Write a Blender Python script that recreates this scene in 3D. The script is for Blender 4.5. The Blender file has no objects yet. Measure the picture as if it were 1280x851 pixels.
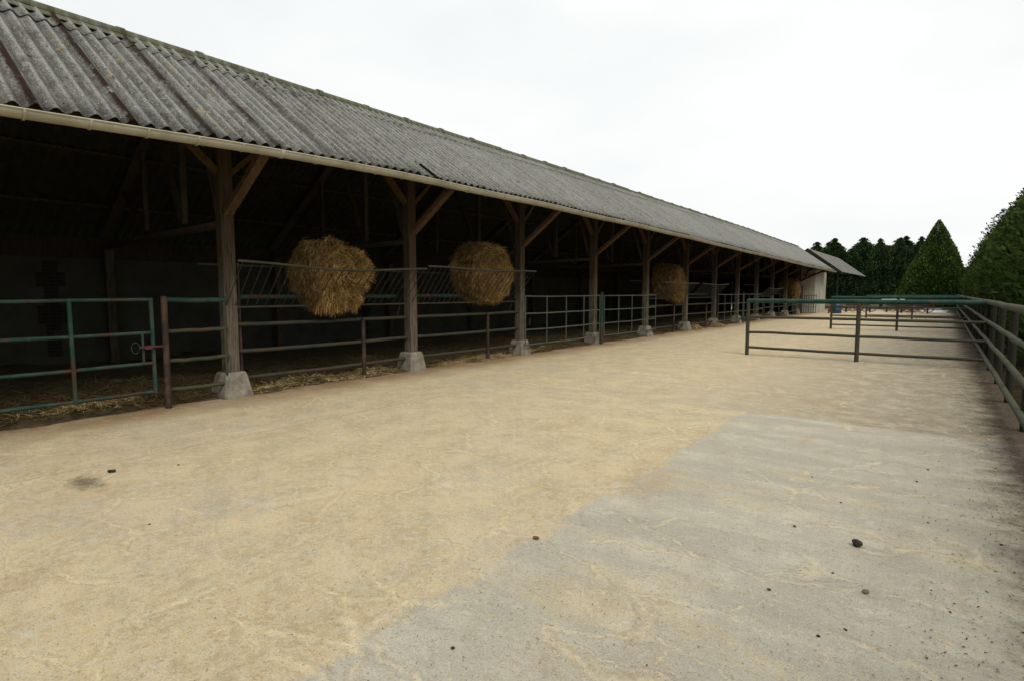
import bpy, math, random
import numpy as np
from mathutils import Vector, Matrix, noise
R = math.radians
rnd = random.Random(7)
nr = np.random.RandomState(11)
sc = bpy.context.scene
C = sc.collection

# ------------------------------------------------------------------ helpers
def W(u, v, z):                 # u: along the barn, v: towards the barn
    return Vector((-v, u, z))

class MB:
    def __init__(s):
        s.v = []; s.f = []; s.arr = []
    def add(s, vs, fs):
        b = len(s.v); s.v.extend([tuple(p) for p in vs]); s.f.extend([tuple(i + b for i in f) for f in fs])
    def beam(s, p0, p1, w, h, up=Vector((0, 0, 1)), bev=0.0):
        p0 = Vector(p0); p1 = Vector(p1); d = (p1 - p0).normalized()
        if abs(d.dot(up)) > .98: up = Vector((0, 1, 0))
        a = d.cross(up).normalized(); b = a.cross(d).normalized()
        a = a * w / 2; b = b * h / 2
        if bev > 0:
            al = a.length; bl = b.length; ka = (al - bev) / al; kb = (bl - bev) / bl
            ring = [(-1, -kb), (-ka, -1), (ka, -1), (1, -kb), (1, kb), (ka, 1), (-ka, 1), (-1, kb)]
        else:
            ring = [(-1, -1), (1, -1), (1, 1), (-1, 1)]
        n = len(ring)
        vs = [p0 + a * x + b * y for x, y in ring] + [p1 + a * x + b * y for x, y in ring]
        fs = [tuple(reversed(range(n))), tuple(range(n, 2 * n))] + [(i, (i + 1) % n, n + (i + 1) % n, n + i) for i in range(n)]
        s.add(vs, fs)
    def box(s, lo, hi):
        x0, y0, z0 = [min(a, b) for a, b in zip(lo, hi)]; x1, y1, z1 = [max(a, b) for a, b in zip(lo, hi)]
        s.add([(x0, y0, z0), (x1, y0, z0), (x1, y1, z0), (x0, y1, z0), (x0, y0, z1), (x1, y0, z1), (x1, y1, z1), (x0, y1, z1)],
              [(3, 2, 1, 0), (4, 5, 6, 7), (0, 1, 5, 4), (1, 2, 6, 5), (2, 3, 7, 6), (3, 0, 4, 7)])
    def tube(s, pts, r, n=10, cap=True, wob=0.0):
        pts = [Vector(p) for p in pts]; rings = []
        for i, p in enumerate(pts):
            d = (pts[min(i + 1, len(pts) - 1)] - pts[max(i - 1, 0)]).normalized()
            up = Vector((0, 0, 1)) if abs(d.z) < .9 else Vector((0, 1, 0))
            a = d.cross(up).normalized(); b = a.cross(d).normalized()
            rr = r[i] if isinstance(r, (list, tuple)) else r
            rings.append([p + (a * math.cos(t) + b * math.sin(t)) * rr for t in [2 * math.pi * k / n for k in range(n)]])
        vs = [q for ring in rings for q in ring]; fs = []
        for i in range(len(pts) - 1):
            for k in range(n):
                fs.append((i * n + k, i * n + (k + 1) % n, (i + 1) * n + (k + 1) % n, (i + 1) * n + k))
        if cap:
            fs.append(tuple(reversed(range(n)))); fs.append(tuple(range((len(pts) - 1) * n, len(pts) * n)))
        s.add(vs, fs)
    def build(s, name, mat, parent=None, smooth=False):
        off = Vector((0, 0, 0))
        if parent is not None:
            q = parent
            while q is not None: off += q.location; q = q.parent
        me = bpy.data.meshes.new(name)
        me.from_pydata([(x - off.x, y - off.y, z - off.z) for x, y, z in s.v], [], s.f)
        me.materials.append(mat)
        if smooth:
            me.polygons.foreach_set('use_smooth', [True] * len(me.polygons))
            try: me.set_sharp_from_angle(angle=R(45))
            except Exception: pass
        me.update()
        o = bpy.data.objects.new(name, me); C.objects.link(o)
        if parent is not None: o.parent = parent
        return o

def np_mesh(name, V, F, mat, parent=None, smooth=False, loc=None):
    """V (n,3), F (m,k) numpy"""
    me = bpy.data.meshes.new(name); V = np.asarray(V, dtype=np.float32); F = np.asarray(F, dtype=np.int32)
    k = F.shape[1]
    me.vertices.add(len(V)); me.vertices.foreach_set('co', V.ravel())
    me.loops.add(F.size); me.loops.foreach_set('vertex_index', F.ravel())
    me.polygons.add(len(F)); me.polygons.foreach_set('loop_start', np.arange(0, F.size, k, dtype=np.int32))
    me.polygons.foreach_set('loop_total', np.full(len(F), k, dtype=np.int32))
    if smooth: me.polygons.foreach_set('use_smooth', np.ones(len(F), dtype=bool))
    me.update(calc_edges=True); me.materials.append(mat)
    o = bpy.data.objects.new(name, me); C.objects.link(o)
    if parent is not None: o.parent = parent
    if loc is not None: o.location = loc
    return o

def tag(o, label=None, cat=None, group=None, kind=None):
    if label: o['label'] = label
    if cat: o['category'] = cat
    if group: o['group'] = group
    if kind: o['kind'] = kind
    return o

def thing(name, loc, label, cat, group=None):
    o = bpy.data.objects.new(name, None); C.objects.link(o); o.location = loc; o.empty_display_size = .2
    return tag(o, label, cat, group)

def copy_tree(o, parent=None):
    c = o.copy(); C.objects.link(c); c.parent = parent
    for ch in list(o.children): copy_tree(ch, c)
    return c

# ------------------------------------------------------------------ materials
class NT:
    def __init__(s, name):
        s.m = bpy.data.materials.new(name); s.m.use_nodes = True
        s.t = s.m.node_tree; s.b = s.t.nodes['Principled BSDF']
        s.tc = s.n('ShaderNodeTexCoord'); s.geo = s.n('ShaderNodeNewGeometry')
        s.pos = s.geo.outputs['Position']; s.obj = s.tc.outputs['Object']
    def n(s, t, **k):
        x = s.t.nodes.new(t)
        for a, b in k.items(): setattr(x, a, b)
        return x
    def l(s, a, b): s.t.links.new(a, b)
    def put(s, sock, v):
        if hasattr(v, 'links') or isinstance(v, bpy.types.NodeSocket): s.l(v, sock)
        else:
            if sock.type == 'RGBA' and len(v) == 3: v = (*v, 1)
            sock.default_value = v
    def math(s, op, a, b=None, c=None, clamp=False):
        x = s.n('ShaderNodeMath', operation=op, use_clamp=clamp)
        for i, q in enumerate((a, b, c)):
            if q is not None: s.put(x.inputs[i], q)
        return x.outputs[0]
    def mix(s, f, a, b, blend='MIX'):
        x = s.n('ShaderNodeMix', data_type='RGBA', blend_type=blend)
        s.put(x.inputs[0], f); s.put(x.inputs[6], a); s.put(x.inputs[7], b)
        return x.outputs[2]
    def noise(s, scale, detail=4, rough=.55, vec=None, dist=0.0, out='Fac'):
        x = s.n('ShaderNodeTexNoise'); s.l(vec or s.pos, x.inputs['Vector'])
        x.inputs['Scale'].default_value = scale; x.inputs['Detail'].default_value = detail
        x.inputs['Roughness'].default_value = rough; x.inputs['Distortion'].default_value = dist
        return x.outputs[out]
    def vor(s, scale, vec=None, feature='F1', out='Distance', rnd=1.0):
        x = s.n('ShaderNodeTexVoronoi', feature=feature); s.l(vec or s.pos, x.inputs['Vector'])
        x.inputs['Scale'].default_value = scale; x.inputs['Randomness'].default_value = rnd
        return x.outputs[out]
    def ramp(s, v, a, b, lo=0.0, hi=1.0):
        x = s.n('ShaderNodeMapRange', interpolation_type='SMOOTHSTEP'); x.clamp = True
        s.put(x.inputs[0], v)
        x.inputs[1].default_value = a; x.inputs[2].default_value = b; x.inputs[3].default_value = lo; x.inputs[4].default_value = hi
        return x.outputs[0]
    def scl(s, vec, sc_, rot=(0, 0, 0)):
        x = s.n('ShaderNodeMapping'); s.l(vec, x.inputs[0]); x.inputs['Scale'].default_value = sc_; x.inputs['Rotation'].default_value = rot
        return x.outputs[0]
    def xyz(s, vec=None):
        x = s.n('ShaderNodeSeparateXYZ'); s.l(vec or s.pos, x.inputs[0]); return x.outputs
    def bump(s, h, st=.5, d=.01):
        x = s.n('ShaderNodeBump'); s.l(h, x.inputs['Height']); x.inputs['Strength'].default_value = st; x.inputs['Distance'].default_value = d
        s.l(x.outputs[0], s.b.inputs['Normal'])
    def fin(s, col, rough=.85, spec=.3, metal=0.0):
        s.put(s.b.inputs['Base Color'], col); s.put(s.b.inputs['Roughness'], rough)
        s.b.inputs['Specular IOR Level'].default_value = spec; s.b.inputs['Metallic'].default_value = metal
        return s.m

def m_simple(name, c1, c2, scale=6, rough=.85, bump=.3, spec=.3, vec='pos', stretch=None):
    q = NT(name); vec = q.obj if vec == 'obj' else q.pos
    if stretch: vec = q.scl(vec, stretch)
    a = q.noise(scale, 6, .65, vec); q.bump(q.noise(scale * 6, 4, .6, vec), bump, .01)
    return q.fin(q.mix(q.ramp(a, .3, .7), c1, c2), rough, spec)

def m_yard():
    q = NT('yard_concrete'); x, y, z = q.xyz()
    big = q.noise(.55, 5, .6); mid = q.noise(2.2, 6, .7); fine = q.noise(34, 5, .75); grit = q.noise(150, 3, .7)
    agg = q.noise(75, 5, .8); bl = q.noise(14, 6, .78)
    conc = q.mix(q.ramp(mid, .34, .66), (.345, .325, .26), (.43, .408, .33))
    st = q.noise(1.3, 7, .65, q.scl(q.pos, (.55, 2.0, 1), (0, 0, .35)))
    conc = q.mix(q.ramp(st, .38, .62), conc, (.32, .305, .25))
    tan = q.mix(q.ramp(mid, .34, .66), (.368, .284, .162), (.505, .404, .243))
    tan = q.mix(q.ramp(bl, .44, .58, 0, .9), tan, (.46, .39, .265))
    wob = q.math('ADD', q.math('MULTIPLY', q.math('SUBTRACT', q.noise(1.8, 8, .75), .5), .62), q.math('MULTIPLY', q.math('SUBTRACT', q.noise(22, 4, .8), .5), .16))
    ex = q.ramp(q.math('ADD', x, wob), -2.16, -2.07); ey = q.ramp(q.math('ADD', y, q.math('MULTIPLY', wob, .45)), 8.06, 8.16)
    slab = q.math('MULTIPLY', ex, q.math('SUBTRACT', 1.0, ey))
    dn = q.math('ADD', q.math('MULTIPLY', big, .35), q.math('ADD', q.math('MULTIPLY', q.noise(5, 7, .8), .45), q.math('MULTIPLY', bl, .20)))
    dust_open = q.ramp(dn, .40, .52, .42, 1.0)
    drift = q.noise(.9, 8, .68, q.scl(q.pos, (.5, 1.6, 1), (0, 0, .3)), .6)
    dust_slab = q.ramp(drift, .49, .66, .04, .60)
    dust = q.math('ADD', q.math('MULTIPLY', slab, dust_slab), q.math('MULTIPLY', q.math('SUBTRACT', 1.0, slab), dust_open))
    lane = q.math('MULTIPLY', q.ramp(q.math('ADD', x, q.math('MULTIPLY', big, 2.5)), -3.0, 1.6), ey)
    dust = q.math('MULTIPLY', dust, q.math('SUBTRACT', 1.0, q.math('MULTIPLY', lane, .6)))
    col = q.mix(dust, conc, tan)
    col = q.mix(q.math('MULTIPLY', lane, q.ramp(q.noise(3, 7, .75), .36, .58, .25, .85)), col, (.205, .172, .118))
    # rain washed trails of chaff: broken, wandering ridges
    dv = q.n('ShaderNodeVectorMath', operation='SCALE'); nv = q.noise(1.3, 5, .65, None, 0, 'Color'); q.l(nv, dv.inputs[0]); dv.inputs['Scale'].default_value = .6
    av = q.n('ShaderNodeVectorMath', operation='ADD'); q.l(q.pos, av.inputs[0]); q.l(dv.outputs[0], av.inputs[1])
    ed = q.vor(1.7, q.scl(av.outputs[0], (.55, 1.15, 0), (0, 0, -.35)), 'DISTANCE_TO_EDGE')
    ed2 = q.vor(3.4, q.scl(av.outputs[0], (.6, 1.1, 0), (0, 0, .4)), 'DISTANCE_TO_EDGE')
    jn = q.math('MULTIPLY', q.math('SUBTRACT', q.noise(30, 5, .8), .5), .055)
    l1 = q.math('MULTIPLY', q.ramp(q.math('ADD', ed, jn), .004, .026, 1, 0), q.ramp(q.noise(1.1, 4, .7), .44, .56))
    l2 = q.math('MULTIPLY', q.ramp(q.math('ADD', ed2, jn), .004, .026, .9, 0), q.ramp(q.noise(1.7, 4, .7, q.scl(q.pos, (1, 1, 1), (0, 0, 1))), .48, .60))
    lm = q.math('MULTIPLY', q.math('MAXIMUM', l1, l2), q.math('MULTIPLY', q.ramp(q.noise(9, 6, .8), .36, .6), .66))
    col = q.mix(lm, col, (.62, .515, .33))
    # fine darker line beside each trail
    l3 = q.math('MULTIPLY', q.ramp(q.math('ABSOLUTE', q.math('SUBTRACT', q.math('ADD', ed, jn), .042)), .0, .016, .30, 0), q.ramp(q.noise(1.1, 4, .7), .44, .56))
    col = q.mix(l3, col, (.22, .17, .10))
    ch = q.ramp(q.noise(2.0, 8, .82), .57, .66)
    col = q.mix(q.math('MULTIPLY', ch, .55), col, (.50, .49, .43))
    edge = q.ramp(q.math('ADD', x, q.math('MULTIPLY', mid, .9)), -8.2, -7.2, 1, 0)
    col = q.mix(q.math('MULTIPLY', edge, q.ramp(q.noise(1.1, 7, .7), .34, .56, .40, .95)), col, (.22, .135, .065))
    rust = q.ramp(q.noise(.75, 7, .7, q.scl(q.pos, (1.5, .5, 1))), .54, .70)
    col = q.mix(q.math('MULTIPLY', rust, .42), col, (.36, .235, .12))
    rt = q.ramp(q.math('ADD', x, q.math('MULTIPLY', q.math('SUBTRACT', q.noise(2.5, 8, .78), .5), 1.1)), .22, .70)
    col = q.mix(q.math('MULTIPLY', rt, .88), col, (.042, .030, .020))
    dk = q.ramp(q.noise(1.0, 8, .78), .60, .72)
    col = q.mix(q.math('MULTIPLY', dk, .40), col, (.19, .155, .10))
    bl0 = q.noise(11, 6, .75); sx = q.math('ADD', x, 5.86); sy = q.math('SUBTRACT', y, 1.50)
    sd = q.math('ADD', q.math('SQRT', q.math('ADD', q.math('POWER', q.math('MULTIPLY', sx, 1.1), 2.0), q.math('POWER', q.math('MULTIPLY', sy, 2.6), 2.0))), q.math('MULTIPLY', q.math('SUBTRACT', bl0, .5), .9))
    col = q.mix(q.ramp(sd, .05, .42, .85, 0), col, (.085, .075, .04))
    for ax, pos_, wd in ((x, -6.37, .010), (y, 8.11, .008), (y, 24.0, .012)):
        d = q.math('ABSOLUTE', q.math('SUBTRACT', q.math('ADD', ax, q.math('MULTIPLY', mid, .03)), pos_ + .015))
        col = q.mix(q.ramp(d, wd * .6, wd * 2.0, .42, 0), col, (.20, .165, .11))
    clean = q.math('SUBTRACT', 1.0, q.math('MULTIPLY', rt, .88))
    pt = q.noise(4.2, 8, .82); col = q.mix(q.math('MULTIPLY', clean, q.ramp(pt, .34, .48, .38, 0)), col, (.25, .205, .14)); col = q.mix(q.math('MULTIPLY', clean, q.ramp(pt, .56, .66, 0, .30)), col, (.58, .50, .36))
    # grain: sharp-edged grit, pale chips, dark chaff
    col = q.mix(q.math('MULTIPLY', clean, q.ramp(fine, .36, .44, .34, 0)), col, (.21, .17, .105))
    col = q.mix(q.math('MULTIPLY', clean, q.ramp(fine, .56, .62, 0, .28)), col, (.62, .53, .36))
    col = q.mix(q.math('MULTIPLY', clean, q.ramp(agg, .39, .43, .66, 0)), col, (.155, .125, .08))
    col = q.mix(q.math('MULTIPLY', clean, q.ramp(agg, .59, .64, 0, .46)), col, (.66, .60, .46))
    col = q.mix(q.math('MULTIPLY', clean, q.ramp(grit, .36, .42, .5, 0)), col, (.15, .12, .08))
    col = q.mix(q.math('MULTIPLY', clean, q.ramp(grit, .60, .66, 0, .42)), col, (.66, .63, .48))
    h = q.math('ADD', q.math('MULTIPLY', fine, .5), q.math('ADD', q.math('MULTIPLY', agg, .6), q.math('MULTIPLY', lm, .5)))
    q.bump(h, .8, .014)
    return q.fin(col, .95, .06)

def m_roof(name='fibre_cement', moss=0.0):
    q = NT(name); x, y, z = q.xyz()
    n = q.noise(9, 7, .75); n2 = q.noise(1.2, 4, .6); f = q.noise(55, 4, .7)
    island = q.geo.outputs['Random Per Island']
    col = q.mix(q.ramp(n, .34, .66), (.046, .047, .042), (.145, .146, .134))
    col = q.mix(q.math('MULTIPLY', q.ramp(n2, .35, .65), .35), col, (.13, .125, .105))
    col = q.mix(q.math('MULTIPLY', island, .35), col, (.22, .22, .205))
    # run-off streaks down the slope
    ph = q.math('COSINE', q.math('MULTIPLY', q.math('ADD', y, 3.6), 2 * math.pi / .177))
    val = q.ramp(q.math('ADD', ph, q.math('MULTIPLY', q.math('SUBTRACT', n, .5), 1.2)), -1.0, .15, 1, 0)
    col = q.mix(q.math('MULTIPLY', val, .62), col, (.050, .048, .040))
    cre = q.ramp(q.math('ADD', ph, q.math('MULTIPLY', q.math('SUBTRACT', f, .5), 2.4)), .45, 1.1)
    col = q.mix(q.math('MULTIPLY', cre, .5), col, (.30, .30, .275))
    s = q.noise(14, 5, .65, q.scl(q.pos, (.12, 1.6, .12)))
    col = q.mix(q.ramp(s, .48, .72, 0, .6), col, (.27, .265, .24))
    col = q.mix(q.ramp(f, .30, .46, .75, 0), col, (.035, .035, .028))
    col = q.mix(q.ramp(f, .56, .66, 0, .7), col, (.40, .40, .37))
    # pale and orange lichen
    v1 = q.vor(17); col = q.mix(q.math('MULTIPLY', q.ramp(v1, .10, .2, 1, 0), q.ramp(q.noise(3, 3, .6), .46, .6)), col, (.40, .40, .35))
    v2 = q.vor(3.4, q.scl(q.pos, (1, 1, 1))); v2n = q.math('ADD', v2, q.math('MULTIPLY', q.noise(30, 5, .8), .34))
    col = q.mix(q.math('MULTIPLY', q.ramp(v2n, .27, .34, .65, 0), q.ramp(q.noise(1.3, 2), .44, .58)), col, (.30, .20, .075))
    pal = q.ramp(q.noise(6, 7, .8), .56, .66); col = q.mix(q.math('MULTIPLY', pal, .35), col, (.22, .20, .135))
    brn = q.math('MULTIPLY', q.ramp(q.noise(2.6, 7, .75), .54, .64), q.ramp(y, 3, 14, .55, .12)); col = q.mix(brn, col, (.056, .046, .031))
    # dark red moss in the side laps
    fr = q.math('FRACT', q.math('DIVIDE', q.math('ADD', y, 3.6), .885))
    lap = q.math('MINIMUM', fr, q.math('SUBTRACT', 1.0, fr))
    ms = q.math('MULTIPLY', q.ramp(q.math('ADD', lap, q.math('MULTIPLY', q.math('SUBTRACT', q.noise(22, 4, .7), .5), .09)), .025, .07, 1, 0), q.ramp(q.noise(3.2, 5, .7), .30, .43))
    ms = q.math('MULTIPLY', ms, q.ramp(q.math('ADD', y, q.math('MULTIPLY', n2, 5)), 5.5, 10.5, 1, .12))
    col = q.mix(ms, col, (.022, .013, .009))
    mo = q.math('MULTIPLY', q.ramp(q.noise(8, 6, .7, q.scl(q.pos, (.8, 1.6, .8))), .60, .65), q.ramp(q.noise(.8, 2), .42, .56))
    col = q.mix(q.math('MULTIPLY', mo, .9), col, (.045, .024, .015))
    if moss: col = q.mix(q.ramp(q.noise(3, 6, .7), .3, .6, moss * .4, moss), col, (.085, .088, .045))
    q.bump(q.math('ADD', n, f), .8, .014)
    return q.fin(col, .95, .08)

def m_wood(name, dark, light, sc_=(9, 9, .9)):
    q = NT(name); v = q.scl(q.pos, sc_)
    g = q.noise(3.5, 6, .7, v, .5); b = q.noise(1.5, 4, .6)
    col = q.mix(q.ramp(g, .32, .68), dark, light)
    col = q.mix(q.ramp(b, .45, .7, 0, .5), col, tuple(c * .55 for c in dark))
    q.bump(g, .7, .01)
    return q.fin(col, .9, .2)

def m_post():
    q = NT('post_timber'); x, y, z = q.xyz(); v = q.scl(q.pos, (14, 14, .8))
    g = q.noise(3.0, 6, .7, v, .6); b = q.noise(2.5, 5, .65)
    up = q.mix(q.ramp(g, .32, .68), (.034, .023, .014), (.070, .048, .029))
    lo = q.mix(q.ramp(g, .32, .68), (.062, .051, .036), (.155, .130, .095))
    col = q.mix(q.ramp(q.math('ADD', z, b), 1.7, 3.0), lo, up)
    ck = q.ramp(q.noise(2.2, 3, .5, q.scl(q.pos, (30, 30, .9))), .36, .42, .9, 0)
    col = q.mix(ck, col, (.02, .015, .01))
    q.bump(g, .8, .012)
    return q.fin(col, .9, .2)

def m_paint(name, paint, worn, rust, amt_w=.5, amt_r=.5, rough=.6):
    q = NT(name)
    a = q.noise(3.5, 6, .7); b = q.noise(2.0, 6, .7, q.scl(q.pos, (1, 1.3, 1))); f = q.noise(45, 4, .7)
    col = q.mix(q.ramp(a, .62 - .3 * amt_w, .78 - .3 * amt_w), paint, worn)
    col = q.mix(q.ramp(q.math('ADD', q.math('MULTIPLY', b, .75), q.math('MULTIPLY', f, .25)), .66 - .2 * amt_r, .72 - .2 * amt_r, 0, .85), col, rust)
    col = q.mix(q.ramp(f, .3, .45, .4, 0), col, tuple(c * .4 for c in worn))
    q.bump(f, .35, .004)
    return q.fin(col, rough, .13)

def m_leaf(name, c1, c2, c3):
    q = NT(name); i = q.geo.outputs['Random Per Island']
    n = q.noise(1.1, 3, .6)
    col = q.mix(i, c1, c2); col = q.mix(q.ramp(n, .42, .64, 0, .8), col, c3)
    d = q.ramp(q.noise(2.6, 3, .6), .60, .72, 0, .55); col = q.mix(d, col, tuple(k * .5 for k in c1))
    return q.fin(col, .85, .06)

def m_straw(name, a, b, c, spec=.12):
    q = NT(name); i = q.geo.outputs['Random Per Island']
    col = q.mix(i, a, b); col = q.mix(q.ramp(q.noise(5, 6, .7), .46, .56, 0, .85), col, c)
    return q.fin(col, .9, spec)

YARD = m_yard()
ROOF = m_roof()
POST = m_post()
INWOOD = m_wood('inner_timber', (.034, .026, .017), (.072, .055, .037))
BRACE = m_wood('brace_timber', (.050, .029, .015), (.11, .064, .032), (6, 6, 3))
CONC = m_simple('cast_concrete', (.125, .112, .088), (.27, .245, .19), 6, .95, 1.0)
GUT = m_simple('gutter_plastic', (.27, .25, .175), (.40, .375, .28), 2.2, .55, .1, .4)
GREEN = m_paint('green_enamel', (.014, .042, .033), (.034, .058, .044), (.060, .028, .019), .7, .75)
TOPGR = m_paint('green_top_rail_enamel', (.008, .036, .028), (.022, .052, .040), (.055, .042, .027), .6, .45, .5)
WORN = m_paint('worn_rail_enamel', (.030, .038, .029), (.050, .044, .030), (.060, .038, .022), .8, .6)
GALV = m_paint('weathered_galvanised', (.055, .070, .062), (.085, .085, .067), (.06, .036, .022), .7, .45)
RUST = m_paint('rusty_steel', (.038, .026, .021), (.075, .048, .036), (.20, .15, .12), .6, .3, .8)
LGREEN = m_paint('lichened_green_rail', (.026, .044, .031), (.060, .056, .032), (.075, .048, .027), .8, .65, .75)
POSTD = m_paint('shade_dark_post', (.013, .018, .013), (.024, .023, .015), (.030, .020, .012), .8, .5, .95)  # shade of the hedge on the posts is put into this dark colour
REDP = m_simple('red_paint', (.045, .018, .014), (.075, .027, .020), 8, .6, .2)
DARKM = m_simple('black_steel', (.018, .02, .018), (.035, .035, .03), 6, .5, .2)
WALLM = m_simple('shade_toned_render', (.024, .024, .018), (.041, .040, .030), 1.6, .95, .6)  # render colour darkened to carry the shade inside the barn
BRICKD = m_simple('dark_brick', (.011, .010, .008), (.018, .014, .011), 12, .95, .8)
PLANK = m_wood('dark_plank', (.018, .013, .010), (.040, .028, .019), (5, 12, 1))
HUTM = m_simple('cream_cladding', (.33, .33, .26), (.42, .41, .33), 2, .6, .05)
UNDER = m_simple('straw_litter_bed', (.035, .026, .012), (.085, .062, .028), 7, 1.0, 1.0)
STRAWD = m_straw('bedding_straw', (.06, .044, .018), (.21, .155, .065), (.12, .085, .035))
STRAWB = m_straw('fresh_straw', (.30, .22, .10), (.55, .43, .21), (.40, .30, .14))
HAY = m_straw('hay', (.10, .060, .020), (.50, .325, .12), (.16, .095, .032))
HAYC = m_simple('hay_core', (.035, .022, .009), (.10, .064, .026), 9, 1.0, 1.0)
LEAFH = m_leaf('cypress_green', (.013, .027, .009), (.048, .084, .022), (.072, .100, .022))
LEAFB = m_leaf('dark_fir_green', (.014, .032, .013), (.058, .096, .034), (.036, .064, .024))
LEAFC = m_leaf('cone_green', (.018, .042, .011), (.066, .118, .026), (.090, .125, .026))
BARK = m_simple('bark', (.05, .04, .03), (.10, .08, .06), 9, .95, .8)

# ------------------------------------------------------------------ setting
def sheet(name, x0, x1, y0, y1, z, mat, nx=1, ny=1, label=None):
    xs = np.linspace(x0, x1, nx + 1); ys = np.linspace(y0, y1, ny + 1)
    X, Y = np.meshgrid(xs, ys); V = np.stack([X.ravel(), Y.ravel(), np.full(X.size, z)], 1)
    i = np.arange(ny)[:, None] * (nx + 1) + np.arange(nx)[None, :]
    F = np.stack([i, i + 1, i + nx + 2, i + nx + 1], -1).reshape(-1, 4)
    o = np_mesh(name, V, F, mat); o['kind'] = 'structure'
    return o
GRASS = m_simple('field_grass', (.035, .055, .018), (.07, .085, .03), 1.3, 1, .8)
DIRT = m_simple('earth_verge', (.014, .013, .008), (.036, .029, .017), 2.5, 1, 1, .0)
FARY = m_simple('packed_gravel', (.22, .19, .14), (.34, .295, .22), 1.6, 1, .6)
sheet('ground', -900, 900, -900, 900, -.008, GRASS)
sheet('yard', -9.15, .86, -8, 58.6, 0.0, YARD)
sheet('verge', .86, 6.5, -8, 90, -.004, DIRT)
sheet('gravel_track', -26, 1.0, 58.6, 67, -.002, FARY)

# ------------------------------------------------------------------ barn
U0, U1 = -3.6, 54.0
RV, RZ, EV, BV = 10.4, 5.78, 7.52, 14.75
def eave_z(u):
    return float(np.interp(u, [-4, 0, 1.45, 3.9, 7, 11, 16, 28, 40, 54], [3.40, 3.44, 3.49, 3.63, 3.71, 3.74, 3.72, 3.63, 3.53, 3.46]))
def ridge_z(u):
    return float(np.interp(u, [-4, 3, 16, 38, 46, 54], [5.60, 5.62, 5.70, 5.70, 5.62, 5.58]))
BZ = 2.74
barn = thing('barn', W(0, 9, 0), 'long open fronted timber barn with mossy grey corrugated roof and cream gutter', 'barn')
PITCH = .177
UF = {}
UNDR = m_simple('shade_toned_underside', (.020, .020, .015), (.036, .036, .027), 4, 1, .5)  # shade under the roof is put into this dark colour
def corr_roof(mb_sheets, side, u_from, u_to):
    """one slope of corrugated sheets, each its own island"""
    Vs = []; Fs = []; base = 0; r = random.Random(3 + side); und = []
    ncov = 5; wid = PITCH * ncov; i = 0; u = u_from
    while u < u_to - .01:
        for row in range(2):
            w = wid + PITCH * .55
            nu = 6 * 7 if True else 8; nt = 5
            t0, t1 = ((-.0, .86) if row == 0 else (.84, 1.0))
            if side == 1: t0, t1 = ((-.0, .60) if row == 0 else (.57, 1.0))
            jt = r.uniform(-.012, .012); t0 += jt * (1 if row == 0 else .6)
            jz = r.uniform(0, .008); skew = r.uniform(-.006, .006)
            broken = (side == 0 and row == 0 and i == int((7.05 - u_from) / wid))
            us = np.linspace(0, w, nu + 1); ts = np.linspace(t0, t1, nt + 1)
            if row == 0: us = us
            pts = np.zeros((nt + 1, nu + 1, 3)); top = np.zeros_like(pts)
            for a, t in enumerate(ts):
                for b, du in enumerate(us):
                    uu = u + du
                    if uu > u_to + .1: uu = u_to + .1
                    if side == 0: v0, z0, v1, z1 = EV, eave_z(uu), RV, ridge_z(uu)
                    else: v0, z0, v1, z1 = BV, BZ, RV, ridge_z(uu)
                    vv = v0 + (v1 - v0) * t; zz = z0 + (z1 - z0) * t
                    wave = .030 * math.cos(2 * math.pi * (u + du - u_from) / PITCH)
                    lift = .010 + (0.013 if row == 1 else 0) * (1 - (t - t0) / (t1 - t0)) + (.009 if du > wid else 0) + jz
                    n = Vector((-(z1 - z0), 0, (v1 - v0) * (1 if side == 0 else 1)))
                    ny, nz = -(z1 - z0), (v1 - v0)
                    L = math.hypot(ny, nz); ny /= L; nz /= L
                    if nz < 0: ny, nz = -ny, -nz
                    d = wave + lift + .03
                    pts[a, b] = (-(vv + ny * d), uu, zz + nz * d + skew * (t - .5))
                    d2 = d - .008
                    top[a, b] = (-(vv + ny * d2), uu, zz + nz * d2 + skew * (t - .5))
            m = nu + 1; n_ = (nt + 1) * m
            Vs.append(pts.reshape(-1, 3)); Vs.append(top.reshape(-1, 3))
            for a in range(nt):
                for b in range(nu):
                    if broken and a == 0 and 14 <= b <= 19 + (b % 3): continue
                    p = base + a * m + b
                    Fs.append((p, p + 1, p + m + 1, p + m)); und.append(0); Fs.append((p + n_, p + m + n_, p + m + 1 + n_, p + 1 + n_)); und.append(1)
            for b in range(nu):
                p = base + b; Fs.append((p, p + n_, p + 1 + n_, p + 1))
                p = base + nt * m + b; Fs.append((p, p + 1, p + 1 + n_, p + n_))
            for a in range(nt):
                p = base + a * m; Fs.append((p, p + m, p + m + n_, p + n_))
                p += nu; Fs.append((p, p + n_, p + m + n_, p + m))
            und += [0] * (len(Fs) - len(und)); base += 2 * n_
        u += wid; i += 1
    UF[side] = np.array(und)
    return np.concatenate(Vs), np.array(Fs)
off = np.array(barn.location)
roofs = []
for side in (0, 1):
    Vr, Fr = corr_roof(None, side, U0, U1)
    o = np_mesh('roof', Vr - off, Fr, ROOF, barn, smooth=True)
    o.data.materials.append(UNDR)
    nn = np.zeros(len(Fr) * 3, dtype=np.float32); o.data.polygons.foreach_get('normal', nn); nz = nn.reshape(-1, 3)[:, 2]
    P0 = Vr[Fr].mean(1)
    # the lower skin of every sheet is the underside tone darkened for barn shade
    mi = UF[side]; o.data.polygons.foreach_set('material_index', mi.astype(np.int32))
    roofs.append(o)
tag(roofs[0], 'front roof slope facing the yard'); tag(roofs[1], 'rear roof slope')
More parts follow.
